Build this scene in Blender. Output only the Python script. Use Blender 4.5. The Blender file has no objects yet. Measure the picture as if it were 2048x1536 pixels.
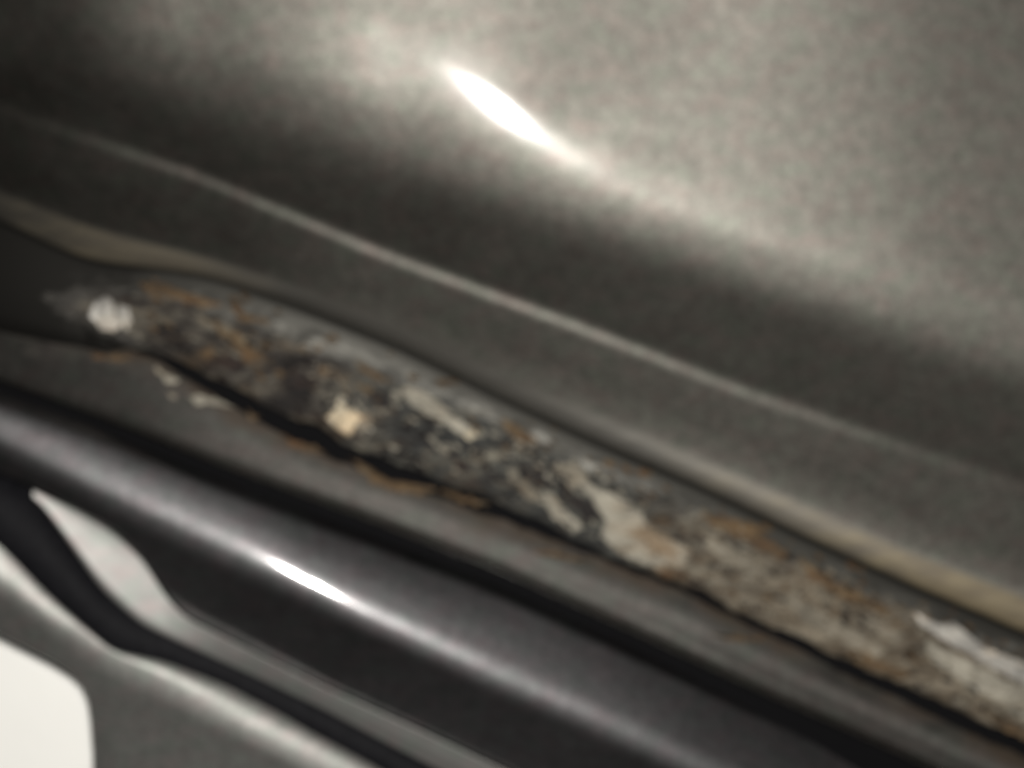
import bpy, math, random
import numpy as np
from mathutils import noise as mnoise, Vector

# ------------------------------------------------------------------ camera, world, flash
S = bpy.context.scene
MM = 0.001
D = 0.350                     # camera to panel plane (m); the panel lies in the plane z = 0, camera straight above it
PX = 0.0001                   # one photograph pixel on the panel plane (0.1 mm)

cam_d = bpy.data.cameras.new('camera')
cam = bpy.data.objects.new('camera', cam_d)
S.collection.objects.link(cam)
cam.location = (0, 0, D)
cam_d.sensor_width = 36.0
cam_d.lens = 36.0 * D / 0.2048
cam_d.clip_start = 0.01
cam_d.clip_end = 50
cam_d.dof.use_dof = True      # a phone that missed its focus on the close panel
cam_d.dof.focus_distance = 6.0
cam_d.dof.aperture_fstop = cam_d.lens / 2.6
S.camera = cam

W = bpy.data.worlds.new('World')
S.world = W
W.use_nodes = True
W.node_tree.nodes['Background'].inputs['Color'].default_value = (1.0, 0.95, 0.88, 1)
W.node_tree.nodes['Background'].inputs['Strength'].default_value = 0.014

FX, FY = -0.001, 0.010
fl_d = bpy.data.lights.new('phone_flash', 'AREA')
fl_d.shape = 'DISK'
fl_d.size = 0.014
fl_d.energy = 2.2
fl_d.color = (1.0, 0.965, 0.91)
fl = bpy.data.objects.new('phone_flash', fl_d)
fl.location = (FX, FY, D)
S.collection.objects.link(fl)

S.view_settings.view_transform = 'Standard'
S.view_settings.look = 'None'
S.view_settings.exposure = 0
S.view_settings.gamma = 1

rng = random.Random(7)

# ------------------------------------------------------------------ node helpers
def new_mat(name):
    m = bpy.data.materials.new(name)
    m.use_nodes = True
    nt = m.node_tree
    return m, nt, nt.nodes['Principled BSDF']

def N(nt, kind, **kw):
    n = nt.nodes.new(kind)
    for k, v in kw.items():
        setattr(n, k, v)
    return n

def noise_node(nt, vec, scale, detail=3, rough=0.55):
    n = N(nt, 'ShaderNodeTexNoise')
    n.inputs['Scale'].default_value = scale
    n.inputs['Detail'].default_value = detail
    n.inputs['Roughness'].default_value = rough
    nt.links.new(vec, n.inputs['Vector'])
    return n

def ramp(nt, fac, stops):
    r = N(nt, 'ShaderNodeValToRGB')
    el = r.color_ramp.elements
    while len(el) < len(stops):
        el.new(0.5)
    for e, (p, c) in zip(el, stops):
        e.position = p
        e.color = (*c, 1) if len(c) == 3 else c
    nt.links.new(fac, r.inputs['Fac'])
    return r.outputs['Color']

def mix(nt, fac, a, b, blend='MIX'):
    m = N(nt, 'ShaderNodeMix', data_type='RGBA', blend_type=blend)
    for sock, v in ((m.inputs['Factor'], fac), (m.inputs['A'], a), (m.inputs['B'], b)):
        if isinstance(v, (int, float)):
            sock.default_value = v
        elif isinstance(v, tuple):
            sock.default_value = (*v, 1)
        else:
            nt.links.new(v, sock)
    return m.outputs['Result']

def bump(nt, height, bsdf, strength, dist):
    b = N(nt, 'ShaderNodeBump')
    b.inputs['Strength'].default_value = strength
    b.inputs['Distance'].default_value = dist
    nt.links.new(height, b.inputs['Height'])
    nt.links.new(b.outputs['Normal'], bsdf.inputs['Normal'])

def objvec(nt, scale=(1, 1, 1), rotz=0):
    tc = N(nt, 'ShaderNodeTexCoord')
    mp = N(nt, 'ShaderNodeMapping')
    mp.inputs['Scale'].default_value = scale
    mp.inputs['Rotation'].default_value = (0, 0, rotz)
    nt.links.new(tc.outputs['Object'], mp.inputs['Vector'])
    return mp.outputs['Vector']

# ------------------------------------------------------------------ materials
def metallic_paint(name, base, metallic, rough, coat_rough, coat=1.0, mott=0.22):
    m, nt, p = new_mat(name)
    v = objvec(nt)
    fine = noise_node(nt, v, 900, 3, 0.7)       # metal flake
    mid = noise_node(nt, v, 380, 3, 0.6)
    hue = noise_node(nt, objvec(nt, (1, 1.6, 1)), 190, 2, 0.6)
    c = mix(nt, 1.0, base, ramp(nt, fine.outputs['Fac'], [(0.25, (1 - mott,) * 3), (0.75, (1 + mott,) * 3)]), 'MULTIPLY')
    c = mix(nt, 1.0, c, ramp(nt, mid.outputs['Fac'], [(0.28, (1 - .6 * mott,) * 3), (0.72, (1 + .6 * mott,) * 3)]), 'MULTIPLY')
    c = mix(nt, 1.0, c, ramp(nt, hue.outputs['Fac'], [(0.30, (1.06, 0.975, 0.985)), (0.5, (1, 1, 1)), (0.70, (0.95, 1.025, 0.985))]), 'MULTIPLY')
    nt.links.new(c, p.inputs['Base Color'])
    p.inputs['Metallic'].default_value = metallic
    wear = noise_node(nt, objvec(nt, (1, 1.8, 1), 0.4), 28, 4, 0.6)
    wr = ramp(nt, wear.outputs['Fac'], [(0.3, (rough - .03,) * 3), (0.7, (rough + .04,) * 3)])
    nt.links.new(wr, p.inputs['Roughness'])
    p.inputs['Coat Weight'].default_value = coat
    p.inputs['Coat Roughness'].default_value = coat_rough
    peel = noise_node(nt, v, 420, 2)
    bump(nt, peel.outputs['Fac'], p, 0.10, 0.0004)
    return m

M_paint = metallic_paint('grey_metallic_paint', (0.1070, 0.1025, 0.0915), 1.0, 0.52, 0.145, 0.85, 0.28)
M_inner = metallic_paint('grey_primed_paint', (0.088, 0.085, 0.079), 1.0, 0.53, 0.18, 0.6)
M_pale_strip = metallic_paint('pale_reflection', (0.165, 0.164, 0.158), 0.75, 0.54, 0.3, 0.0, 0.08)  # for the pale strip that stands in for a reflection

def black_strip_mat():  # near-black for the strip that stands in for a dark reflection
    m, nt, p = new_mat('black_reflection')
    n = noise_node(nt, objvec(nt), 500)
    nt.links.new(ramp(nt, n.outputs['Fac'], [(0.3, (0.003, 0.003, 0.004)), (0.7, (0.006, 0.006, 0.0075))]), p.inputs['Base Color'])
    p.inputs['Roughness'].default_value = 0.7
    p.inputs['Specular IOR Level'].default_value = 0.1
    bump(nt, n.outputs['Fac'], p, 0.2, 0.0003)
    return m
M_black_strip = black_strip_mat()

def rust_mat(name, stops, orange, pale, pale_lo, rough=0.75, stretch=3.0, grad=False):
    """rotted filler and paint over steel: dark scale, brown and orange rust, chalky pale patches, drawn out along the seam"""
    m, nt, p = new_mat(name)
    v = objvec(nt, (1.0, stretch, 1.0), math.radians(27))
    big = noise_node(nt, v, 90, 5, 0.62)
    org = noise_node(nt, objvec(nt, (1.0, stretch * 1.2, 1.0), math.radians(27)), 60, 4, 0.6)
    chalk = noise_node(nt, objvec(nt, (1.3, 2.2, 1.0), math.radians(25)), 130, 5, 0.65)
    c = ramp(nt, big.outputs['Fac'], stops)
    fo = ramp(nt, org.outputs['Fac'], [(0.50, (0, 0, 0)), (0.66, (1, 1, 1))])
    c = mix(nt, fo, c, orange)
    fc = ramp(nt, chalk.outputs['Fac'], [(pale_lo, (0, 0, 0)), (pale_lo + 0.16, (1, 1, 1))])
    c = mix(nt, fc, c, pale)
    nt.links.new(c, p.inputs['Base Color'])
    p.inputs['Roughness'].default_value = rough
    p.inputs['Specular IOR Level'].default_value = 0.35
    grit = noise_node(nt, objvec(nt, (1, 1.6, 1), math.radians(25)), 420, 6, 0.7)
    bump(nt, grit.outputs['Fac'], p, 0.8, 0.0012)
    return m

def seam_mat():
    """one long strip: brown and rusty at one end, dark scale in the middle, chalky beige at the other"""
    m, nt, p = new_mat('rotted_seam_filler')
    tc = N(nt, 'ShaderNodeTexCoord')
    sep = N(nt, 'ShaderNodeSeparateXYZ')
    nt.links.new(tc.outputs['UV'], sep.inputs['Vector'])
    u, w = sep.outputs['X'], sep.outputs['Y']           # u along the strip, w across it (0 under the lip, 1 at the open edge)
    v = objvec(nt, (0.8, 3.2, 1.0), math.radians(27))
    big = noise_node(nt, v, 115, 6, 0.68)
    org = noise_node(nt, objvec(nt, (1.0, 3.4, 1.0), math.radians(27)), 55, 4, 0.6)
    chalk = noise_node(nt, objvec(nt, (1.0, 2.8, 1.0), math.radians(25)), 170, 6, 0.7)
    left = ramp(nt, big.outputs['Fac'], [(0.34, (0.008, 0.007, 0.007)), (0.47, (0.021, 0.017, 0.014)), (0.56, (0.052, 0.047, 0.039)), (0.68, (0.115, 0.098, 0.070))])
    midc = ramp(nt, big.outputs['Fac'], [(0.38, (0.008, 0.0085, 0.0085)), (0.52, (0.028, 0.029, 0.027)), (0.66, (0.10, 0.097, 0.077))])
    right = ramp(nt, big.outputs['Fac'], [(0.32, (0.022, 0.017, 0.012)), (0.48, (0.080, 0.064, 0.044)), (0.66, (0.19, 0.165, 0.125))])
    c = mix(nt, ramp(nt, u, [(0.30, (0, 0, 0)), (0.40, (1, 1, 1))]), left, midc)
    c = mix(nt, ramp(nt, u, [(0.60, (0, 0, 0)), (0.78, (1, 1, 1))]), c, right)
    fo = ramp(nt, org.outputs['Fac'], [(0.52, (0, 0, 0)), (0.66, (0.6, 0.6, 0.6))])
    c = mix(nt, fo, c, (0.070, 0.046, 0.024))
    fc = ramp(nt, chalk.outputs['Fac'], [(0.56, (0, 0, 0)), (0.70, (0.8, 0.8, 0.8))])
    c = mix(nt, fc, c, (0.21, 0.195, 0.155))
    # sound grey paint is left under the lip, with a broken border
    ed = N(nt, 'ShaderNodeMath', operation='ADD')
    nz = noise_node(nt, objvec(nt, (1, 1.8, 1), math.radians(25)), 100, 4, 0.6)
    sc = N(nt, 'ShaderNodeMath', operation='MULTIPLY_ADD')
    nt.links.new(nz.outputs['Fac'], sc.inputs[0]); sc.inputs[1].default_value = 0.55; sc.inputs[2].default_value = -0.275
    nt.links.new(w, ed.inputs[0]); nt.links.new(sc.outputs[0], ed.inputs[1])
    paint = ramp(nt, ed.outputs[0], [(0.27, (1, 1, 1)), (0.42, (0, 0, 0))])
    c = mix(nt, paint, c, (0.088, 0.086, 0.078))
    um = N(nt, 'ShaderNodeMath', operation='MULTIPLY_ADD')
    nt.links.new(nz.outputs['Fac'], um.inputs[0]); um.inputs[1].default_value = 0.14
    dv = N(nt, 'ShaderNodeMath', operation='SUBTRACT'); nt.links.new(w, dv.inputs[0]); dv.inputs[1].default_value = 0.55
    ab = N(nt, 'ShaderNodeMath', operation='ABSOLUTE'); nt.links.new(dv.outputs[0], ab.inputs[0])
    tp = N(nt, 'ShaderNodeMath', operation='MULTIPLY_ADD'); nt.links.new(ab.outputs[0], tp.inputs[0]); tp.inputs[1].default_value = -0.17; nt.links.new(u, tp.inputs[2])
    nt.links.new(tp.outputs[0], um.inputs[2])
    endp = ramp(nt, um.outputs[0], [(0.115, (1, 1, 1)), (0.165, (0, 0, 0))])
    c = mix(nt, endp, c, (0.085, 0.082, 0.076))
    nt.links.new(c, p.inputs['Base Color'])
    met = mix(nt, endp, paint, (1, 1, 1))
    mm_ = N(nt, 'ShaderNodeMath', operation='MULTIPLY')
    nt.links.new(met, mm_.inputs[0]); mm_.inputs[1].default_value = 1.0
    nt.links.new(mm_.outputs[0], p.inputs['Metallic'])
    rr = ramp(nt, ed.outputs[0], [(0.27, (0.55,) * 3), (0.42, (0.78,) * 3)])
    rr = mix(nt, endp, rr, (0.45, 0.45, 0.45))
    nt.links.new(rr, p.inputs['Roughness'])
    p.inputs['Specular IOR Level'].default_value = 0.35
    grit = noise_node(nt, objvec(nt, (1, 1.6, 1), math.radians(25)), 420, 6, 0.7)
    gm = mix(nt, mix(nt, endp, paint, (1, 1, 1)), grit.outputs['Fac'], (0.5, 0.5, 0.5))
    bump(nt, gm, p, 0.75, 0.0012)
    return m
M_seam = seam_mat()

def hem_mat():
    """the folded edge of the outer panel: grey paint, its colour turning tan towards both ends"""
    m, nt, p = new_mat('tan_folded_edge')
    tc = N(nt, 'ShaderNodeTexCoord')
    sep = N(nt, 'ShaderNodeSeparateXYZ')
    nt.links.new(tc.outputs['UV'], sep.inputs['Vector'])
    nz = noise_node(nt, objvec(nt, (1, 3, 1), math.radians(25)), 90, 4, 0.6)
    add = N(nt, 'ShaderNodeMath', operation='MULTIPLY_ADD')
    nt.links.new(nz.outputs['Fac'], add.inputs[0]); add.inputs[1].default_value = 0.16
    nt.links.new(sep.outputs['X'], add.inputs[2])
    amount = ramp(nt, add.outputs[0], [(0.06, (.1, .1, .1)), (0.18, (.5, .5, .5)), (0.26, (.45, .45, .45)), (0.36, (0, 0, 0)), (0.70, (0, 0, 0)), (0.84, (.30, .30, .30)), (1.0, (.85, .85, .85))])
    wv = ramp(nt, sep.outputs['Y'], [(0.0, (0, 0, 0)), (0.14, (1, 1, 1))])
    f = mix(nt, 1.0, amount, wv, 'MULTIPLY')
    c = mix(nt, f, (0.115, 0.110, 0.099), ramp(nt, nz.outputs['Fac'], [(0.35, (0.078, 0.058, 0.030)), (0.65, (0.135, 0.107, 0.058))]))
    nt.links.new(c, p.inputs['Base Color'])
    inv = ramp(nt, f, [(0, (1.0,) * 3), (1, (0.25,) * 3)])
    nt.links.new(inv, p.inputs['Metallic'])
    p.inputs['Roughness'].default_value = 0.52
    p.inputs['Coat Weight'].default_value = 0.35
    p.inputs['Coat Roughness'].default_value = 0.3
    bump(nt, nz.outputs['Fac'], p, 0.2, 0.0005)
    return m
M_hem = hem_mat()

def stained(m, lo, hi, col):
    """rust water and dirt that has run out of the open joint onto the sheet next to it"""
    nt = m.node_tree; p = nt.nodes['Principled BSDF']
    tc = N(nt, 'ShaderNodeTexCoord'); sep = N(nt, 'ShaderNodeSeparateXYZ')
    nt.links.new(tc.outputs['UV'], sep.inputs['Vector'])
    nz = noise_node(nt, objvec(nt, (0.8, 1.5, 1), math.radians(26)), 75, 5, 0.65)
    a = N(nt, 'ShaderNodeMath', operation='MULTIPLY_ADD')
    nt.links.new(nz.outputs['Fac'], a.inputs[0]); a.inputs[1].default_value = -1.1
    nt.links.new(sep.outputs['Y'], a.inputs[2])
    f = ramp(nt, a.outputs[0], [(0.0, (1, 1, 1)), (1.0, (0, 0, 0))])
    mp_ = N(nt, 'ShaderNodeMapRange'); nt.links.new(a.outputs[0], mp_.inputs['Value'])
    mp_.inputs['From Min'].default_value = lo; mp_.inputs['From Max'].default_value = hi
    mp_.inputs['To Min'].default_value = 0.85; mp_.inputs['To Max'].default_value = 0.0
    old = p.inputs['Base Color'].links[0].from_socket
    nt.links.new(mix(nt, mp_.outputs['Result'], old, col), p.inputs['Base Color'])
    mm = N(nt, 'ShaderNodeMath', operation='MULTIPLY_ADD')
    nt.links.new(mp_.outputs['Result'], mm.inputs[0]); mm.inputs[1].default_value = -0.9; mm.inputs[2].default_value = p.inputs['Metallic'].default_value
    nt.links.new(mm.outputs[0], p.inputs['Metallic'])
stained(M_inner, -0.48, -0.22, (0.034, 0.023, 0.014))
M_ridge = metallic_paint('sill_paint', (0.081, 0.0795, 0.0825), 1.0, 0.46, 0.11, 0.8)
M_rail = metallic_paint('satin_rail_paint', (0.150, 0.149, 0.142), 0.80, 0.50, 0.3, 0.0)
M_cream = rust_mat('chalky_filler', [(0.35, (0.30, 0.26, 0.19)), (0.65, (0.50, 0.45, 0.34))], (0.50, 0.38, 0.24), (0.66, 0.62, 0.52), 0.6)
M_white = rust_mat('white_filler', [(0.35, (0.17, 0.165, 0.155)), (0.65, (0.40, 0.385, 0.35))], (0.5, 0.44, 0.36), (0.75, 0.73, 0.68), 0.55)
M_beige = rust_mat('beige_filler', [(0.35, (0.07, 0.062, 0.048)), (0.62, (0.20, 0.178, 0.138))], (0.10, 0.066, 0.038), (0.22, 0.2, 0.16), 0.54)
M_pale = rust_mat('pale_filler', [(0.32, (0.14, 0.13, 0.105)), (0.58, (0.30, 0.28, 0.23))], (0.17, 0.125, 0.08), (0.32, 0.30, 0.25), 0.55)
M_orange = rust_mat('orange_rust', [(0.38, (0.042, 0.028, 0.016)), (0.65, (0.122, 0.078, 0.038))], (0.085, 0.046, 0.021), (0.13, 0.105, 0.068), 0.54)
M_dark = rust_mat('dark_scale', [(0.35, (0.006, 0.005, 0.005)), (0.65, (0.016, 0.013, 0.012))], (0.03, 0.016, 0.011), (0.035, 0.032, 0.03), 0.66)
M_black, _nt, _p = new_mat('backing_black')  # for the added backing: shade of the joints put into its colour
_p.inputs['Base Color'].default_value = (0.004, 0.004, 0.0045, 1)
_p.inputs['Roughness'].default_value = 0.95
_p.inputs['Specular IOR Level'].default_value = 0.05
bump(_nt, noise_node(_nt, objvec(_nt), 300, 3).outputs['Fac'], _p, 0.4, 0.001)

def sheet_mat():
    m, nt, p = new_mat('pale_sheet')
    n = noise_node(nt, objvec(nt), 6, 5)
    nt.links.new(ramp(nt, n.outputs['Fac'], [(0.3, (0.85, 0.85, 0.82)), (0.7, (0.90, 0.90, 0.87))]), p.inputs['Base Color'])
    p.inputs['Roughness'].default_value = 0.6
    bump(nt, noise_node(nt, objvec(nt), 60, 4).outputs['Fac'], p, 0.15, 0.002)
    return m
M_sheet = sheet_mat()

# ------------------------------------------------------------------ geometry helpers
def link(name, verts, faces, mat, parent=None, uvs=None, smooth=True):
    me = bpy.data.meshes.new(name)
    me.from_pydata(verts, [], faces)
    me.materials.append(mat)
    if smooth:
        me.polygons.foreach_set('use_smooth', [True] * len(me.polygons))
    if uvs is not None:
        ul = me.uv_layers.new(name='UVMap')
        li = np.zeros(len(me.loops), dtype=np.int32)
        me.loops.foreach_get('vertex_index', li)
        ul.data.foreach_set('uv', np.asarray(uvs, dtype=np.float32)[li].ravel())
    me.update()
    o = bpy.data.objects.new(name, me)
    S.collection.objects.link(o)
    if parent is not None:
        o.parent = parent
    return o

X0, X1, STEP = -690.0, 2690.0, 6.0
GX = np.arange(X0, X1 + 1, STEP)

def smooth1(a, sig):
    if sig <= 0:
        return a
    r = int(3 * sig)
    k = np.exp(-0.5 * (np.arange(-r, r + 1) / sig) ** 2)
    k /= k.sum()
    p = np.concatenate([2 * a[0] - a[r:0:-1], a, 2 * a[-1] - a[-2:-r - 2:-1]])
    return np.convolve(p, k, 'valid')

def curve(pts, sig=7):
    """a smooth line over the panel: (x, y) in tenths of a millimetre"""
    xs, ys = zip(*pts)
    a = np.interp(GX, xs, ys)
    dl = (ys[1] - ys[0]) / (xs[1] - xs[0])
    dr = (ys[-1] - ys[-2]) / (xs[-1] - xs[-2])
    a = np.where(GX < xs[0], ys[0] + (GX - xs[0]) * dl, a)
    a = np.where(GX > xs[-1], ys[-1] + (GX - xs[-1]) * dr, a)
    return smooth1(a, sig)

def var(v):
    if isinstance(v, (int, float)):
        return np.full_like(GX, float(v))
    xs, ys = zip(*v)
    return smooth1(np.interp(GX, xs, ys), 12)

GAM = math.cos(math.radians(24))
def profile(nodes, anchor, z_anchor, per=10):
    """sheet metal profile: nodes = (line, lean in degrees) from top to bottom; the lean says which way the sheet
    faces across the seam (0 = square to viewer); integrated into a height z (m). Returns rows Y, Z."""
    Y, A = [], []
    idx = []
    for i, (c, t) in enumerate(nodes):
        t = var(t)
        if i:
            c0, t0 = nodes[i - 1][0], var(nodes[i - 1][1])
            n = per
            for k in range(1, n + 1):
                f = k / n
                s = f * f * (3 - 2 * f) * 0.5 + f * 0.5
                Y.append(c0 + (c - c0) * f)
                A.append(t0 + (t - t0) * s)
        else:
            Y.append(c.copy()); A.append(t)
        idx.append(len(Y) - 1)
    Y = np.array(Y); A = np.array(A)
    ym = (768 - Y) * PX
    A = A - np.degrees(np.arctan((ym - FY / 2) / D))      # square to viewer and flash, wherever on the panel
    s = np.tan(np.radians(A)) / GAM
    dz = 0.5 * (s[1:] + s[:-1]) * np.diff(Y, axis=0) * PX
    Z = np.vstack([np.zeros((1, len(GX))), np.cumsum(dz, axis=0)])
    a = idx[anchor]
    Z = Z - Z[a] + z_anchor
    return Y, Z

def unproj(px, py, z):
    f = (D - z) / D
    return (px - 1024) * PX * f, (768 - py) * PX * f, z

def loft(name, Y, Z, mat, parent, uvw=None, keep=None, xs=None):
    xs = GX if xs is None else xs
    R, Cn = Y.shape
    f = (D - Z) / D
    vx = (xs[None, :] - 1024) * PX * f
    vy = (768 - Y) * PX * f
    V = np.stack([vx, vy, Z], -1).reshape(-1, 3)
    faces = []
    for r in range(R - 1):
        b = r * Cn
        for c in range(Cn - 1):
            if keep is not None and not keep[r, c]:
                continue
            faces.append((b + c, b + Cn + c, b + Cn + c + 1, b + c + 1))
    uv = None
    if uvw is not None:
        u = np.repeat(((xs - 0) / 2048.0)[None, :], R, 0)
        uv = np.stack([u, uvw], -1).reshape(-1, 2)
    return link(name, V.tolist(), faces, mat, parent, uv)

def rim(Y, Z, dy, dz, n=5, top=False):
    """folds the open edge of a sheet over a small radius and back behind it"""
    y, z = (Y[0], Z[0]) if top else (Y[-1], Z[-1])
    ys, zs = [], []
    for k in range(1, n + 1):
        a = k / n * math.pi / 2
        ys.append(y + (-dy if top else dy) * math.sin(a)); zs.append(z - abs(dz) * 0.3 * (1 - math.cos(a)))
    ys.append(ys[-1]); zs.append(z - abs(dz))
    if top:
        return np.vstack([np.array(ys[::-1]), Y]), np.vstack([np.array(zs[::-1]), Z])
    return np.vstack([Y, np.array(ys)]), np.vstack([Z, np.array(zs)])

def drop(Y, Z, dz):
    """turns the top edge of a steep sheet straight back"""
    return np.vstack([Y[:1], Y]), np.vstack([Z[:1] - dz, Z])

# ------------------------------------------------------------------ the lines of the bodywork
c_top   = curve([(-330, -520), (2390, -260)])
c_mid   = curve([(-330, -180), (400, -30), (1000, 60), (2390, 200)])
c_hot   = curve([(-330, -70), (0, -30), (400, 60), (700, 110), (850, 150), (1010, 232), (1170, 325), (1350, 390), (1700, 500), (2048, 600), (2390, 690)])
c_edge  = curve([(-330, -20), (0, 75), (300, 135), (600, 210), (900, 315), (1200, 415), (1600, 545), (2048, 690), (2390, 800)])
c_dark  = curve([(-330, 40), (0, 150), (300, 250), (600, 345), (900, 435), (1200, 520), (1600, 660), (2048, 810), (2390, 930)])
c_cr    = curve([(-330, 100), (0, 218), (400, 355), (770, 512), (1150, 652), (1500, 790), (1800, 893), (2048, 978), (2390, 1095)])
c_cr2   = c_cr + 19
c_dark2 = c_cr - 23
c_band  = curve([(-330, 190), (0, 330), (400, 455), (770, 590), (1150, 740), (1500, 880), (1800, 1010), (2048, 1110), (2390, 1250)])
c_lip0  = curve([(-330, 220), (0, 365), (200, 440), (400, 500), (600, 560), (800, 640), (1000, 735), (1300, 855), (1600, 985), (1800, 1075), (2048, 1165), (2390, 1300)])
c_lip1  = curve([(-330, 260), (0, 395), (200, 478), (400, 520), (600, 585), (800, 662), (1000, 762), (1300, 888), (1600, 1022), (1800, 1112), (2048, 1212), (2390, 1355)])
c_lip   = curve([(-330, 300), (0, 430), (170, 512), (400, 537), (600, 602), (800, 680), (1000, 783), (1200, 876), (1400, 962), (1600, 1058), (1800, 1150), (2048, 1255), (2390, 1400)])

car = bpy.data.objects.new('car_body', None)
S.collection.objects.link(car)
car['label'] = 'grey metallic car bodywork with a long rusted, flaking seam between its painted panels'
car['category'] = 'car'

# height along the length of the outer panel: it turns away towards the far (left) end
def along(x, x0, slope_end, x_end):
    d = np.clip(x0 - x, 0, None) * PX
    L = (x0 - x_end) * PX
    return -slope_end * d * d / (2 * L)
z_lip = along(np.maximum(GX, -150), 760, 0.48, 0) + 0.07 * np.clip(GX - 1050, 0, None) ** 2 * PX / (2 * 1000) - 0.012 - 0.026 * (GX - 1010) * PX

UP = [(c_top, [(0, 6), (700, 10)]), (c_mid, [(0, 3), (700, 8), (1200, 8), (1700, 6), (2048, 6)]), (c_hot - 62, [(0, 1), (500, 3), (750, 5), (1250, 5), (1600, 3), (2048, 3)]), (c_hot, [(0, -2), (500, 1), (700, 2), (850, 0.5), (1000, 0), (1130, -0.6), (1280, 0.6), (1400, 1.2), (2048, 0)]),
      (c_edge, [(0, -12), (600, -11), (900, -11.5), (1200, -11), (2048, -10)]), (c_dark, [(0, -40), (400, -31), (700, -27), (1200, -27), (2048, -25)]), (c_dark2, [(0, -36), (500, -30), (2048, -27)]),
      (c_cr, [(0, -2), (300, -5), (700, -7), (1100, -9), (1500, -13), (2048, -22)]), (c_cr2, -22), (c_band, [(0, -33), (300, -29), (600, -24), (2048, -23)]), (c_lip0, [(0, -31), (300, -26), (700, -23), (1300, -20), (2048, -17)]),
      (c_lip1, [(0, -10), (200, -5), (330, -8), (700, -22), (1000, -22), (1300, -14), (2048, -4)]), (c_lip, [(0, -24), (700, -28), (2048, -22)])]
Yu, Zu = profile(UP, 12, z_lip)
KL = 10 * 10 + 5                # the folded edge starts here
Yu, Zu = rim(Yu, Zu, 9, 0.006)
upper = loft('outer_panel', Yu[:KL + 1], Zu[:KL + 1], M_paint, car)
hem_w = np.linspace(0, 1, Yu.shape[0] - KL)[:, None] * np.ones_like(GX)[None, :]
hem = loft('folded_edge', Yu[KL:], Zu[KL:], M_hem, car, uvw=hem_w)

# ------------------------------------------------------------------ rotted seam strip under the lip
c_gap = curve([(-330, 590), (0, 660), (150, 690), (300, 698), (400, 738), (550, 812), (700, 885), (800, 925), (1000, 1000), (1150, 1072), (1250, 1125),
               (1400, 1180), (1550, 1255), (1750, 1345), (2048, 1470), (2390, 1620)], 5)
c_s0 = c_lip + 3
def lerp(a, b, f):
    return a + (b - a) * f
z_s = z_lip - 0.006
SE = [(c_s0, 52), (lerp(c_lip, c_gap, .05), 46), (lerp(c_lip, c_gap, .12), 18), (lerp(c_lip, c_gap, .28), 13), (lerp(c_lip, c_gap, .55), 6), (lerp(c_lip, c_gap, .84), -6), (c_gap, -34)]
Ys, Zs = profile(SE, 0, z_s, per=9)
ws = np.clip((Ys - c_lip) / (c_gap - c_lip), -0.1, 1.0)
# lumps of scale and a ragged open edge
for r in range(Ys.shape[0]):
    for i, x in enumerate(GX):
        w = ws[r, i]
        a = min(1.0, max(0.0, (w - 0.18) / 0.25)) * min(1.0, max(0.0, (x - 130) / 90))
        p = Vector((x * 0.010, Ys[r, i] * 0.018, 3.1))
        n = mnoise.fractal(p, 0.9, 2.1, 4) + 0.5 * mnoise.noise(Vector((x * 0.05, Ys[r, i] * 0.06, 9)))
        Zs[r, i] += a * n * 0.0011
        e = max(0.0, (w - 0.6) / 0.4) * min(1.0, max(0.0, (x - 130) / 90))
        Ys[r, i] += e * 11 * mnoise.fractal(Vector((x * 0.014, 0.3, 7.7)), 0.8, 2.2, 4)
gap_y = Ys[-1].copy()
Yq, Zq = rim(Ys, Zs, 5, 0.007)
Yq, Zq = drop(Yq, Zq, 0.004)
ws = np.vstack([np.zeros((1, len(GX))), ws])
wq = np.vstack([ws, np.ones((Yq.shape[0] - ws.shape[0], len(GX)))])
seam = loft('rusted_seam', Yq, Zq, M_seam, car, uvw=wq)

# ------------------------------------------------------------------ inner flange below the seam
gapw = var([(-330, -40), (170, -40), (300, 6), (450, 30), (600, 48), (700, 44), (770, 16), (850, 28), (1000, 30), (1100, 18), (1250, 2), (1400, 3), (1600, 12), (1800, 22), (2048, 30)])
c_f0 = smooth1(c_gap + gapw + 12, 5)
rag_f = np.zeros_like(GX)
for i, x in enumerate(GX):
    rag_f[i] = 6 * mnoise.fractal(Vector((x * 0.012, 1.3, 2.7)), 0.8, 2.2, 4)
c_groove = curve([(-330, 650), (0, 775), (200, 848), (500, 968), (750, 1060), (1000, 1158), (1250, 1272), (1500, 1390), (1750, 1500), (2048, 1640), (2390, 1800)])
zb_mid = smooth1(Zs[-1], 30) - 0.003
FL = [(c_f0, [(0, 30), (2048, 24)]), (lerp(c_f0, c_groove, .12), 21), (lerp(c_f0, c_groove, .4), [(0, 18), (700, 14), (1100, 12), (2048, 3)]), (lerp(c_f0, c_groove, .62), [(0, 20), (700, 15), (1100, 12), (2048, 15)]), (lerp(c_f0, c_groove, .72), [(0, 19), (700, 15), (1100, 11), (2048, 2)]), (c_groove - 40, [(0, 20), (700, 17), (1100, 12), (2048, 4)]), (c_groove - 22, 36), (c_groove - 15, 55)]
Yf, Zf = profile(FL, 1, zb_mid)
for r in range(7):
    Yf[r] += rag_f * (1 - r / 7)
Yfr, Zfr = np.vstack([Yf, Yf[-1:] - 22]), np.vstack([Zf, Zf[-1:] - 0.006])
Yfr, Zfr = drop(Yfr, Zfr, 0.005)
flange = loft('inner_flange', Yfr, Zfr, M_inner, car, uvw=np.clip((Yfr - c_f0) / (c_groove - c_f0), 0, 1))

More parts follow.
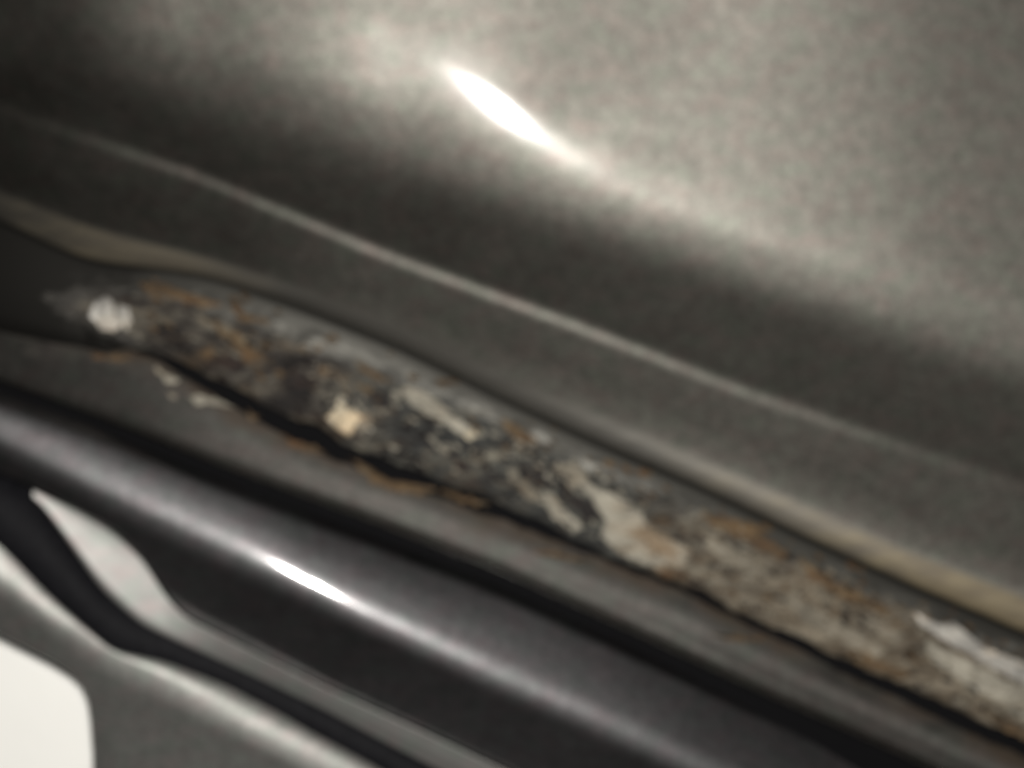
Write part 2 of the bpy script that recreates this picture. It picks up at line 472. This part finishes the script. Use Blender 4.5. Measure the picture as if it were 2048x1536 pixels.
# ------------------------------------------------------------------ rounded ridge below the flange
c_r0 = c_groove + 13
c_ridge = curve([(-330, 725), (0, 868), (250, 990), (520, 1112), (620, 1162), (720, 1212), (1000, 1338), (1250, 1447), (1450, 1540), (2048, 1820), (2390, 1980)])
c_under = curve([(-330, 770), (0, 922), (200, 1035), (400, 1128), (650, 1240), (1000, 1400), (1250, 1510), (2048, 1890), (2390, 2060)])
c_face = curve([(-330, 790), (0, 945), (75, 990), (150, 1030), (250, 1086), (320, 1135), (400, 1190), (600, 1290), (1000, 1480), (1250, 1600), (2048, 2000), (2390, 2170)])
c_tr_top = curve([(-330, 800), (0, 952), (75, 984), (150, 1018), (225, 1060), (290, 1120), (325, 1185), (365, 1232), (500, 1300), (650, 1375), (850, 1465), (1000, 1536), (2048, 2040), (2390, 2200)], 2.5)
c_low = np.maximum(c_tr_top - 9, c_under + 8)
z_r = Zf[-1] - 0.001 - 0.00012 * 0 + 0.09 * np.clip(620 - GX, -2000, 2000) * PX * 0.9
z_r = np.interp(GX, [-330, 620, 2390], [Zf[-1][0], 0, 0]) * 0 + 0.063 * np.where(GX < 620, 620 - GX, (620 - GX) * 0.5) * PX - 0.016 - 0.045 * 0.014 * np.log(np.cosh((GX - 590) * PX / 0.014))
RI = [(c_r0, 55), (c_r0 + 12, 42), (c_r0 + 32, [(0, 17), (620, 20), (1200, 14), (2048, 10)]), (c_ridge - 28, [(0, 8), (620, 10), (1100, 8), (2048, 6)]), (c_ridge, 0), (lerp(c_ridge, c_under, .42), -15), (c_under, -33),
      (lerp(c_under, c_low, .5), -32), (c_low, -30)]
Yr, Zr = profile(RI, 4, z_r)
Yrr, Zrr = rim(Yr, Zr, 3, 0.006)
Yrr, Zrr = drop(Yrr, Zrr, 0.006)
ridge = loft('sill_ridge', Yrr, Zrr, M_ridge, car)

# ------------------------------------------------------------------ pale and black strips standing in for reflections in the paint, lower rail
c_black_t = curve([(-330, 800), (0, 955), (75, 988), (120, 1050), (200, 1165), (280, 1237), (350, 1271), (500, 1338), (650, 1410), (800, 1490), (1000, 1592), (2048, 2150), (2390, 2340)], 2.5)
c_black_b = curve([(-330, 830), (0, 1090), (100, 1192), (225, 1300), (330, 1322), (450, 1368), (600, 1446), (750, 1526), (1000, 1680), (2048, 2240), (2390, 2430)], 2.5)
z_t = 0.15 * np.where(GX < 330, 330 - GX, (330 - GX) * 0.4) * PX - 0.020
tt = np.maximum(c_tr_top, -9999)
tb = np.maximum(c_black_t + 8, tt + 1.0)
TR = [(tt, [(200, 12), (330, 4), (420, -26), (2048, -30)]), (lerp(tt, tb, .35), [(200, 2), (340, -2), (430, -24), (2048, -26)]), (lerp(tt, tb, .8), [(200, 0), (340, -4), (440, -32), (2048, -36)]), (tb, [(0, -20), (2048, -40)])]
Yt, Zt = profile(TR, 1, z_t, per=6)
Ytr, Ztr = rim(Yt, Zt, 3, 0.006)
Ytr, Ztr = drop(Ytr, Ztr, 0.006)
Ytr = np.vstack([Ytr, Ytr[-1:], Ytr[-1:]])
Ztr = np.vstack([Ztr, Ztr[-1:] - .001, Ztr[-1:] - .002])
kc = (c_black_t - tt) > 5.0
kp = np.repeat((kc[:-1] & kc[1:])[None, :], Ytr.shape[0] - 1, 0)
pale_strip = loft('pale_reflection_strip', Ytr, Ztr, M_pale_strip, car, keep=kp)

sb = np.maximum(c_black_b, c_black_t + 14)
SL = [(c_black_t - 6, 40), (lerp(c_black_t, sb, .3), 12), (lerp(c_black_t, sb, .7), -12), (sb + 6, -40)]
Yl, Zl = profile(SL, 1, z_t - 0.003, per=6)
black_strip = loft('black_reflection_strip', Yl, Zl, M_black_strip, car)

c_streak = curve([(-330, 960), (0, 1138), (100, 1218), (225, 1308), (300, 1345), (400, 1392), (500, 1440), (580, 1480), (700, 1545), (1000, 1710), (2048, 2290), (2390, 2480)], 3)
z_l = 0.14 * (500 - GX) * PX - 0.022
LR = [(sb + 2, [(0, 6), (250, 20), (600, 16)]), (c_streak, [(0, 0), (150, -3), (260, -17), (380, -10), (530, -2), (700, -8), (2048, -14)]), (c_streak + 30, [(0, -12), (150, -20), (500, -15), (2048, -20)]), (c_streak + 60, [(0, -27), (2048, -27)]),
      (c_streak + 130, -26), (c_streak + 900, -18)]
Yw, Zw = profile(LR, 1, z_l, per=9)
bx = np.array([-400, 0, 100, 140, 160, 174, 184, 190, 193]); by = np.array([1075, 1268, 1318, 1343, 1362, 1392, 1450, 1620, 3000])
XC = 0.5 * (GX[1:] + GX[:-1])
lim = np.where(XC > 192, 9999, np.interp(XC, bx, by))
yc = 0.25 * (Yw[1:, 1:] + Yw[:-1, 1:] + Yw[1:, :-1] + Yw[:-1, :-1])
# the rail's cut end: pull the outline onto the limit so that it stays a clean edge
limv = np.where(GX > 196, 99999, np.interp(GX, bx, by))
over = Yw > limv[None, :]
Zw_c = Zw.copy(); Yw_c = Yw.copy()
for i in range(len(GX)):
    if over[:, i].any():
        k = int(np.argmax(over[:, i]))
        y0, y1 = Yw[k - 1, i], Yw[k, i]
        t = (limv[i] - y0) / max(1e-6, y1 - y0)
        zz = Zw[k - 1, i] + (Zw[k, i] - Zw[k - 1, i]) * t
        Yw_c[k:, i] = limv[i]; Zw_c[k:, i] = zz - 0.00002 * np.arange(Yw.shape[0] - k)
Ywr, Zwr = rim(Yw_c, Zw_c, 4, 0.008)
rail = loft('lower_rail', Ywr, Zwr, M_rail, car)

# dark sheet added behind the open joints to keep them black
c_b0 = c_top - 40
Yb = np.vstack([c_b0, lerp(c_b0, c_gap, .5), c_gap, c_groove, c_black_t, np.minimum(c_black_b + 40, limv - 70), np.minimum(c_black_b + 1000, limv - 66)])
zmin = min(Zu.min(), Zs.min(), Zf.min(), Zr.min()) 
Zb = np.vstack([smooth1(zc, 20) for zc in (Zu.min(0) - .012, Zu.min(0) - .012, Zs[-1] - .012, Zf.min(0) - .012, Zr.min(0) - .012, Zt.min(0) - .014, Zw_c.min(0) - .012)])
inner = loft('dark_backing', Yb, Zb, M_black, car)

# ------------------------------------------------------------------ flakes, chips and filler patches
def sampler(Y, Z):
    def z_at(px, py):
        i = (px - X0) / STEP
        i0 = int(max(0, min(len(GX) - 2, math.floor(i))))
        f = i - i0
        y = Y[:, i0] * (1 - f) + Y[:, i0 + 1] * f
        z = Z[:, i0] * (1 - f) + Z[:, i0 + 1] * f
        return float(np.interp(py, y, z))
    return z_at
z_seam = sampler(Ys, Zs)
z_flange = sampler(Yf, Zf)

def patch(name, outline, mat, zf, thick=0.0006, seed=0, dome=0.4, rag=5.0, label=None):
    """a flake with its own thickness, lying on the metal: outline in tenths of a millimetre"""
    r = random.Random(seed)
    pts = []
    n = len(outline)
    for i in range(n):
        (xa, ya), (xb, yb) = outline[i], outline[(i + 1) % n]
        L = math.hypot(xb - xa, yb - ya)
        m = max(1, int(L / 6))
        for k in range(m):
            t = k / m
            pts.append((xa + (xb - xa) * t, ya + (yb - ya) * t))
    q = []
    for (x, y) in pts:
        ox = rag * (mnoise.noise(Vector((x * .06, y * .06, seed))) + 0.9 * mnoise.noise(Vector((x * .17, y * .17, seed))))
        oy = rag * (mnoise.noise(Vector((x * .06, y * .06, seed + 50))) + 0.9 * mnoise.noise(Vector((x * .17, y * .17, seed + 50))))
        q.append((x + ox, y + oy))
    cx = sum(p[0] for p in q) / len(q); cy = sum(p[1] for p in q) / len(q)
    rings = [1.0, 0.96, 0.80, 0.62, 0.42, 0.2]
    verts, faces = [], []
    m = len(q)
    for ri, s in enumerate(rings):
        for (x, y) in q:
            xx, yy = cx + (x - cx) * s, cy + (y - cy) * s
            z = zf(xx, yy)
            if ri == 0:
                h = -0.0006
            else:
                h = thick * (0.45 + 0.6 * dome * (1 - s)) + thick * 0.7 * mnoise.noise(Vector((xx * .08, yy * .10, seed)))
            verts.append(unproj(xx, yy, z + h))
    for ri in range(len(rings) - 1):
        for k in range(m):
            a, b = ri * m + k, ri * m + (k + 1) % m
            faces.append((a, a + m, b + m, b))
    verts.append(unproj(cx, cy, zf(cx, cy) + thick * (0.55 + dome)))
    e = (len(rings) - 1) * m
    for k in range(m):
        faces.append((e + k, len(verts) - 1, e + (k + 1) % m))
    fl_ = [tuple(reversed(f)) for f in faces]
    area = sum(q[i][0] * q[(i + 1) % m][1] - q[(i + 1) % m][0] * q[i][1] for i in range(m))
    o = link(name, verts, faces if area < 0 else fl_, mat, seam if zf is z_seam else flange)
    if label:
        o['label'] = label
    return o

P = []
# white and cream chips
patch('filler_patch', [(182, 608), (205, 592), (226, 600), (230, 628), (246, 650), (226, 664), (196, 656), (180, 636)], M_white, z_seam, .0010, 1, .6)
patch('filler_patch', [(232, 622), (242, 610), (256, 616), (262, 640), (252, 664), (238, 648)], M_white, z_seam, .0012, 2, .5)
patch('filler_patch', [(652, 836), (668, 820), (679, 790), (690, 813), (716, 824), (724, 836), (710, 852), (706, 868), (686, 868), (668, 852)], M_cream, z_seam, .0012, 3, .3, 6, 'cream chip of bare filler at the open edge')
patch('filler_patch', [(722, 826), (738, 820), (744, 840), (734, 862), (716, 866), (712, 848)], M_beige, z_seam, .0007, 4)
patch('filler_patch', [(775, 785), (815, 768), (840, 778), (880, 806), (915, 836), (945, 858), (925, 872), (880, 844), (830, 812)], M_pale, z_seam, .0008, 5)
patch('filler_patch', [(918, 862), (945, 858), (962, 872), (936, 880)], M_cream, z_seam, .0006, 6)
patch('filler_patch', [(1150, 960), (1185, 968), (1215, 975), (1242, 1000), (1285, 1030), (1305, 1060), (1350, 1078), (1385, 1105), (1372, 1140), (1330, 1136), (1275, 1118), (1225, 1090), (1200, 1068), (1208, 1040), (1190, 1005)], M_pale, z_seam, .0012, 7, .3, 6, 'large pale beige patch of filler')
patch('filler_patch', [(1205, 1055), (1232, 1060), (1262, 1088), (1300, 1120), (1345, 1138), (1322, 1142), (1260, 1116), (1215, 1088)], M_pale, z_seam, .0020, 8, .2)
patch('filler_patch', [(1085, 985), (1105, 988), (1125, 1015), (1150, 1040), (1168, 1058), (1148, 1068), (1118, 1046), (1095, 1020)], M_pale, z_seam, .0012, 9)
patch('filler_patch', [(1010, 935), (1030, 945), (1055, 968), (1085, 1000), (1062, 1004), (1030, 980)], M_beige, z_seam, .0008, 10)
patch('filler_patch', [(1100, 930), (1150, 925), (1178, 950), (1180, 980), (1140, 975)], M_beige, z_seam, .0006, 11)
patch('filler_patch', [(1820, 1222), (1845, 1232), (1862, 1250), (1905, 1245), (1930, 1270), (1965, 1292), (2060, 1330), (2150, 1370), (2150, 1420), (2050, 1370), (1960, 1322), (1890, 1282), (1840, 1250)], M_white, z_seam, .0014, 12, .4, 5, 'bright chalky white patch of filler')
patch('filler_patch', [(1850, 1275), (1900, 1300), (1980, 1340), (2060, 1385), (2160, 1440), (2140, 1480), (2050, 1440), (1960, 1385), (1880, 1335), (1850, 1305)], M_pale, z_seam, .0009, 13)
patch('filler_patch', [(1730, 1240), (1770, 1245), (1800, 1262), (1830, 1295), (1800, 1302), (1765, 1275)], M_beige, z_seam, .0010, 14)
patch('filler_patch', [(1560, 1190), (1600, 1200), (1650, 1225), (1720, 1265), (1780, 1300), (1750, 1318), (1680, 1285), (1600, 1240)], M_beige, z_seam, .0009, 15)
patch('filler_patch', [(1400, 1060), (1450, 1085), (1500, 1112), (1550, 1165), (1520, 1160), (1460, 1125), (1410, 1095)], M_beige, z_seam, .0007, 16)
# orange rust scabs on the strip
for k, ol in enumerate([
    [(275, 566), (330, 566), (360, 580), (420, 602), (450, 612), (410, 616), (340, 596), (290, 584)],
    [(455, 610), (500, 632), (545, 640), (530, 650), (480, 640)],
    [(420, 640), (460, 660), (500, 680), (518, 710), (500, 724), (480, 702), (440, 672)],
    [(395, 705), (425, 692), (430, 712), (412, 726)],
    [(485, 712), (508, 705), (514, 722), (492, 728)],
    [(706, 718), (740, 736), (790, 762), (765, 764), (722, 742)],
    [(1000, 832), (1050, 860), (1085, 888), (1050, 890), (1010, 862)],
    [(1395, 1030), (1450, 1030), (1500, 1050), (1545, 1080), (1590, 1115), (1570, 1128), (1520, 1100), (1450, 1068)],
    [(1590, 1110), (1650, 1150), (1720, 1185), (1790, 1225), (1770, 1232), (1690, 1200), (1610, 1150)],
    [(1660, 1295), (1720, 1300), (1780, 1330), (1830, 1350), (1800, 1358), (1730, 1335)],
    [(1310, 1140), (1360, 1148), (1378, 1156), (1330, 1158)],
    [(1950, 1412), (2020, 1440), (2120, 1490), (2100, 1500), (2000, 1455)],
]):
    patch('rust_scab', ol, M_orange, z_seam, .0008, 30 + k, .4, 6)
# dark holes of lost scale
for k, ol in enumerate([
    [(560, 720), (590, 730), (612, 750), (640, 760), (625, 790), (590, 796), (562, 770)],
    [(430, 712), (470, 706), (500, 735), (480, 752), (440, 738)],
    [(735, 770), (775, 790), (800, 825), (770, 830), (740, 800)],
    [(840, 860), (862, 870), (868, 898), (846, 892)],
    [(900, 905), (935, 925), (950, 950), (915, 940)],
    [(1040, 935), (1080, 945), (1105, 968), (1080, 974), (1050, 958)],
    [(1140, 990), (1185, 1000), (1205, 1040), (1170, 1050), (1150, 1020)],
]):
    patch('scale_pit', ol, M_dark, z_seam, .0004, 60 + k, .1, 6)
# crumbs of scale, too small to pick apart
def crumbs(name, mat, n, seed, xr, wr, size, bias=None):
    r = random.Random(seed)
    verts, faces = [], []
    for _ in range(n):
        x = r.uniform(*xr)
        i = int((x - X0) / STEP)
        w = r.uniform(*wr)
        if bias is not None and r.random() > bias(x, w):
            continue
        y = c_lip[i] + (gap_y[i] - c_lip[i]) * w
        R_ = size * r.uniform(0.5, 1.5)
        ca, sa = math.cos(0.46), math.sin(0.46)
        k = r.randint(5, 7)
        b = len(verts)
        z0 = z_seam(x, y)
        ph = r.random() * 6
        for q in range(k):
            a = ph + q / k * 2 * math.pi
            rr_ = R_ * r.uniform(0.55, 1.25)
            du, dv = 1.5 * rr_ * math.cos(a), 0.75 * rr_ * math.sin(a)
            px, py = x + du * ca - dv * sa, y + du * sa + dv * ca
            verts.append(unproj(px, py, z_seam(px, py) - 0.0003))
        verts.append(unproj(x, y, z0 + 0.00007 * R_ * r.uniform(0.6, 1.6)))
        for q in range(k):
            faces.append((b + (q + 1) % k, b + q, b + k))
    o = link(name, verts, faces, mat, seam, smooth=False)
    o['kind'] = 'stuff'
    return o
def clump(seed):
    return lambda x, w: 0.5 + 1.1 * mnoise.noise(Vector((x * 0.009, w * 3.0, seed)))
crumbs('pale_crumbs', M_pale, 300, 201, (620, 1500), (0.30, 0.97), 8, clump(3))
crumbs('pale_crumbs', M_beige, 520, 202, (1380, 2200), (0.25, 0.97), 9, clump(4))
crumbs('rust_crumbs', M_orange, 170, 203, (250, 1300), (0.12, 0.8), 9, clump(5))
crumbs('rust_crumbs', M_orange, 300, 204, (1280, 2200), (0.12, 0.97), 9, clump(6))
crumbs('dark_crumbs', M_dark, 620, 205, (320, 1150), (0.42, 1.0), 9, clump(7))
crumbs('dark_crumbs', M_dark, 350, 206, (1150, 2200), (0.3, 1.0), 8, clump(8))

# flaking paint edges on the flange below the gap
for k, (ol, mt) in enumerate([
    ([(180, 704), (225, 710), (268, 712), (262, 722), (215, 722), (188, 716)], M_orange),
    ([(312, 730), (326, 745), (362, 760), (352, 768), (330, 764), (318, 748)], M_pale),
    ([(336, 782), (350, 786), (356, 796), (342, 796)], M_beige),
    ([(375, 796), (400, 790), (440, 798), (470, 814), (430, 806), (395, 808)], M_pale),
    ([(490, 820), (520, 836), (508, 842), (492, 834)], M_orange),
    ([(560, 866), (590, 882), (630, 896), (655, 908), (630, 906), (585, 894)], M_orange),
    ([(690, 910), (740, 940), (770, 962), (820, 976), (878, 980), (850, 988), (800, 984), (755, 968), (715, 936)], M_orange),
    ([(880, 980), (930, 995), (985, 1008), (960, 1012), (900, 996)], M_orange),
    ([(1060, 1102), (1110, 1104), (1160, 1115), (1200, 1122), (1150, 1122), (1090, 1112)], M_orange),
    ([(1420, 1270), (1470, 1268), (1540, 1282), (1480, 1284)], M_orange),
]):
    patch('paint_flake', ol, mt, z_flange, .0008, 90 + k, .3, 7)

# ------------------------------------------------------------------ pale sheet beneath the car, standing in for a white reflection in its paint
FZ = float(min(Zu.min(), Zs.min(), Zf.min(), Zr.min(), Zt.min(), Zw_c.min(), Zb.min())) - 0.008
g = link('floor', [(-3, -3, FZ), (3, -3, FZ), (3, 3, FZ), (-3, 3, FZ)], [(0, 1, 2, 3)], M_sheet)
g['kind'] = 'structure'
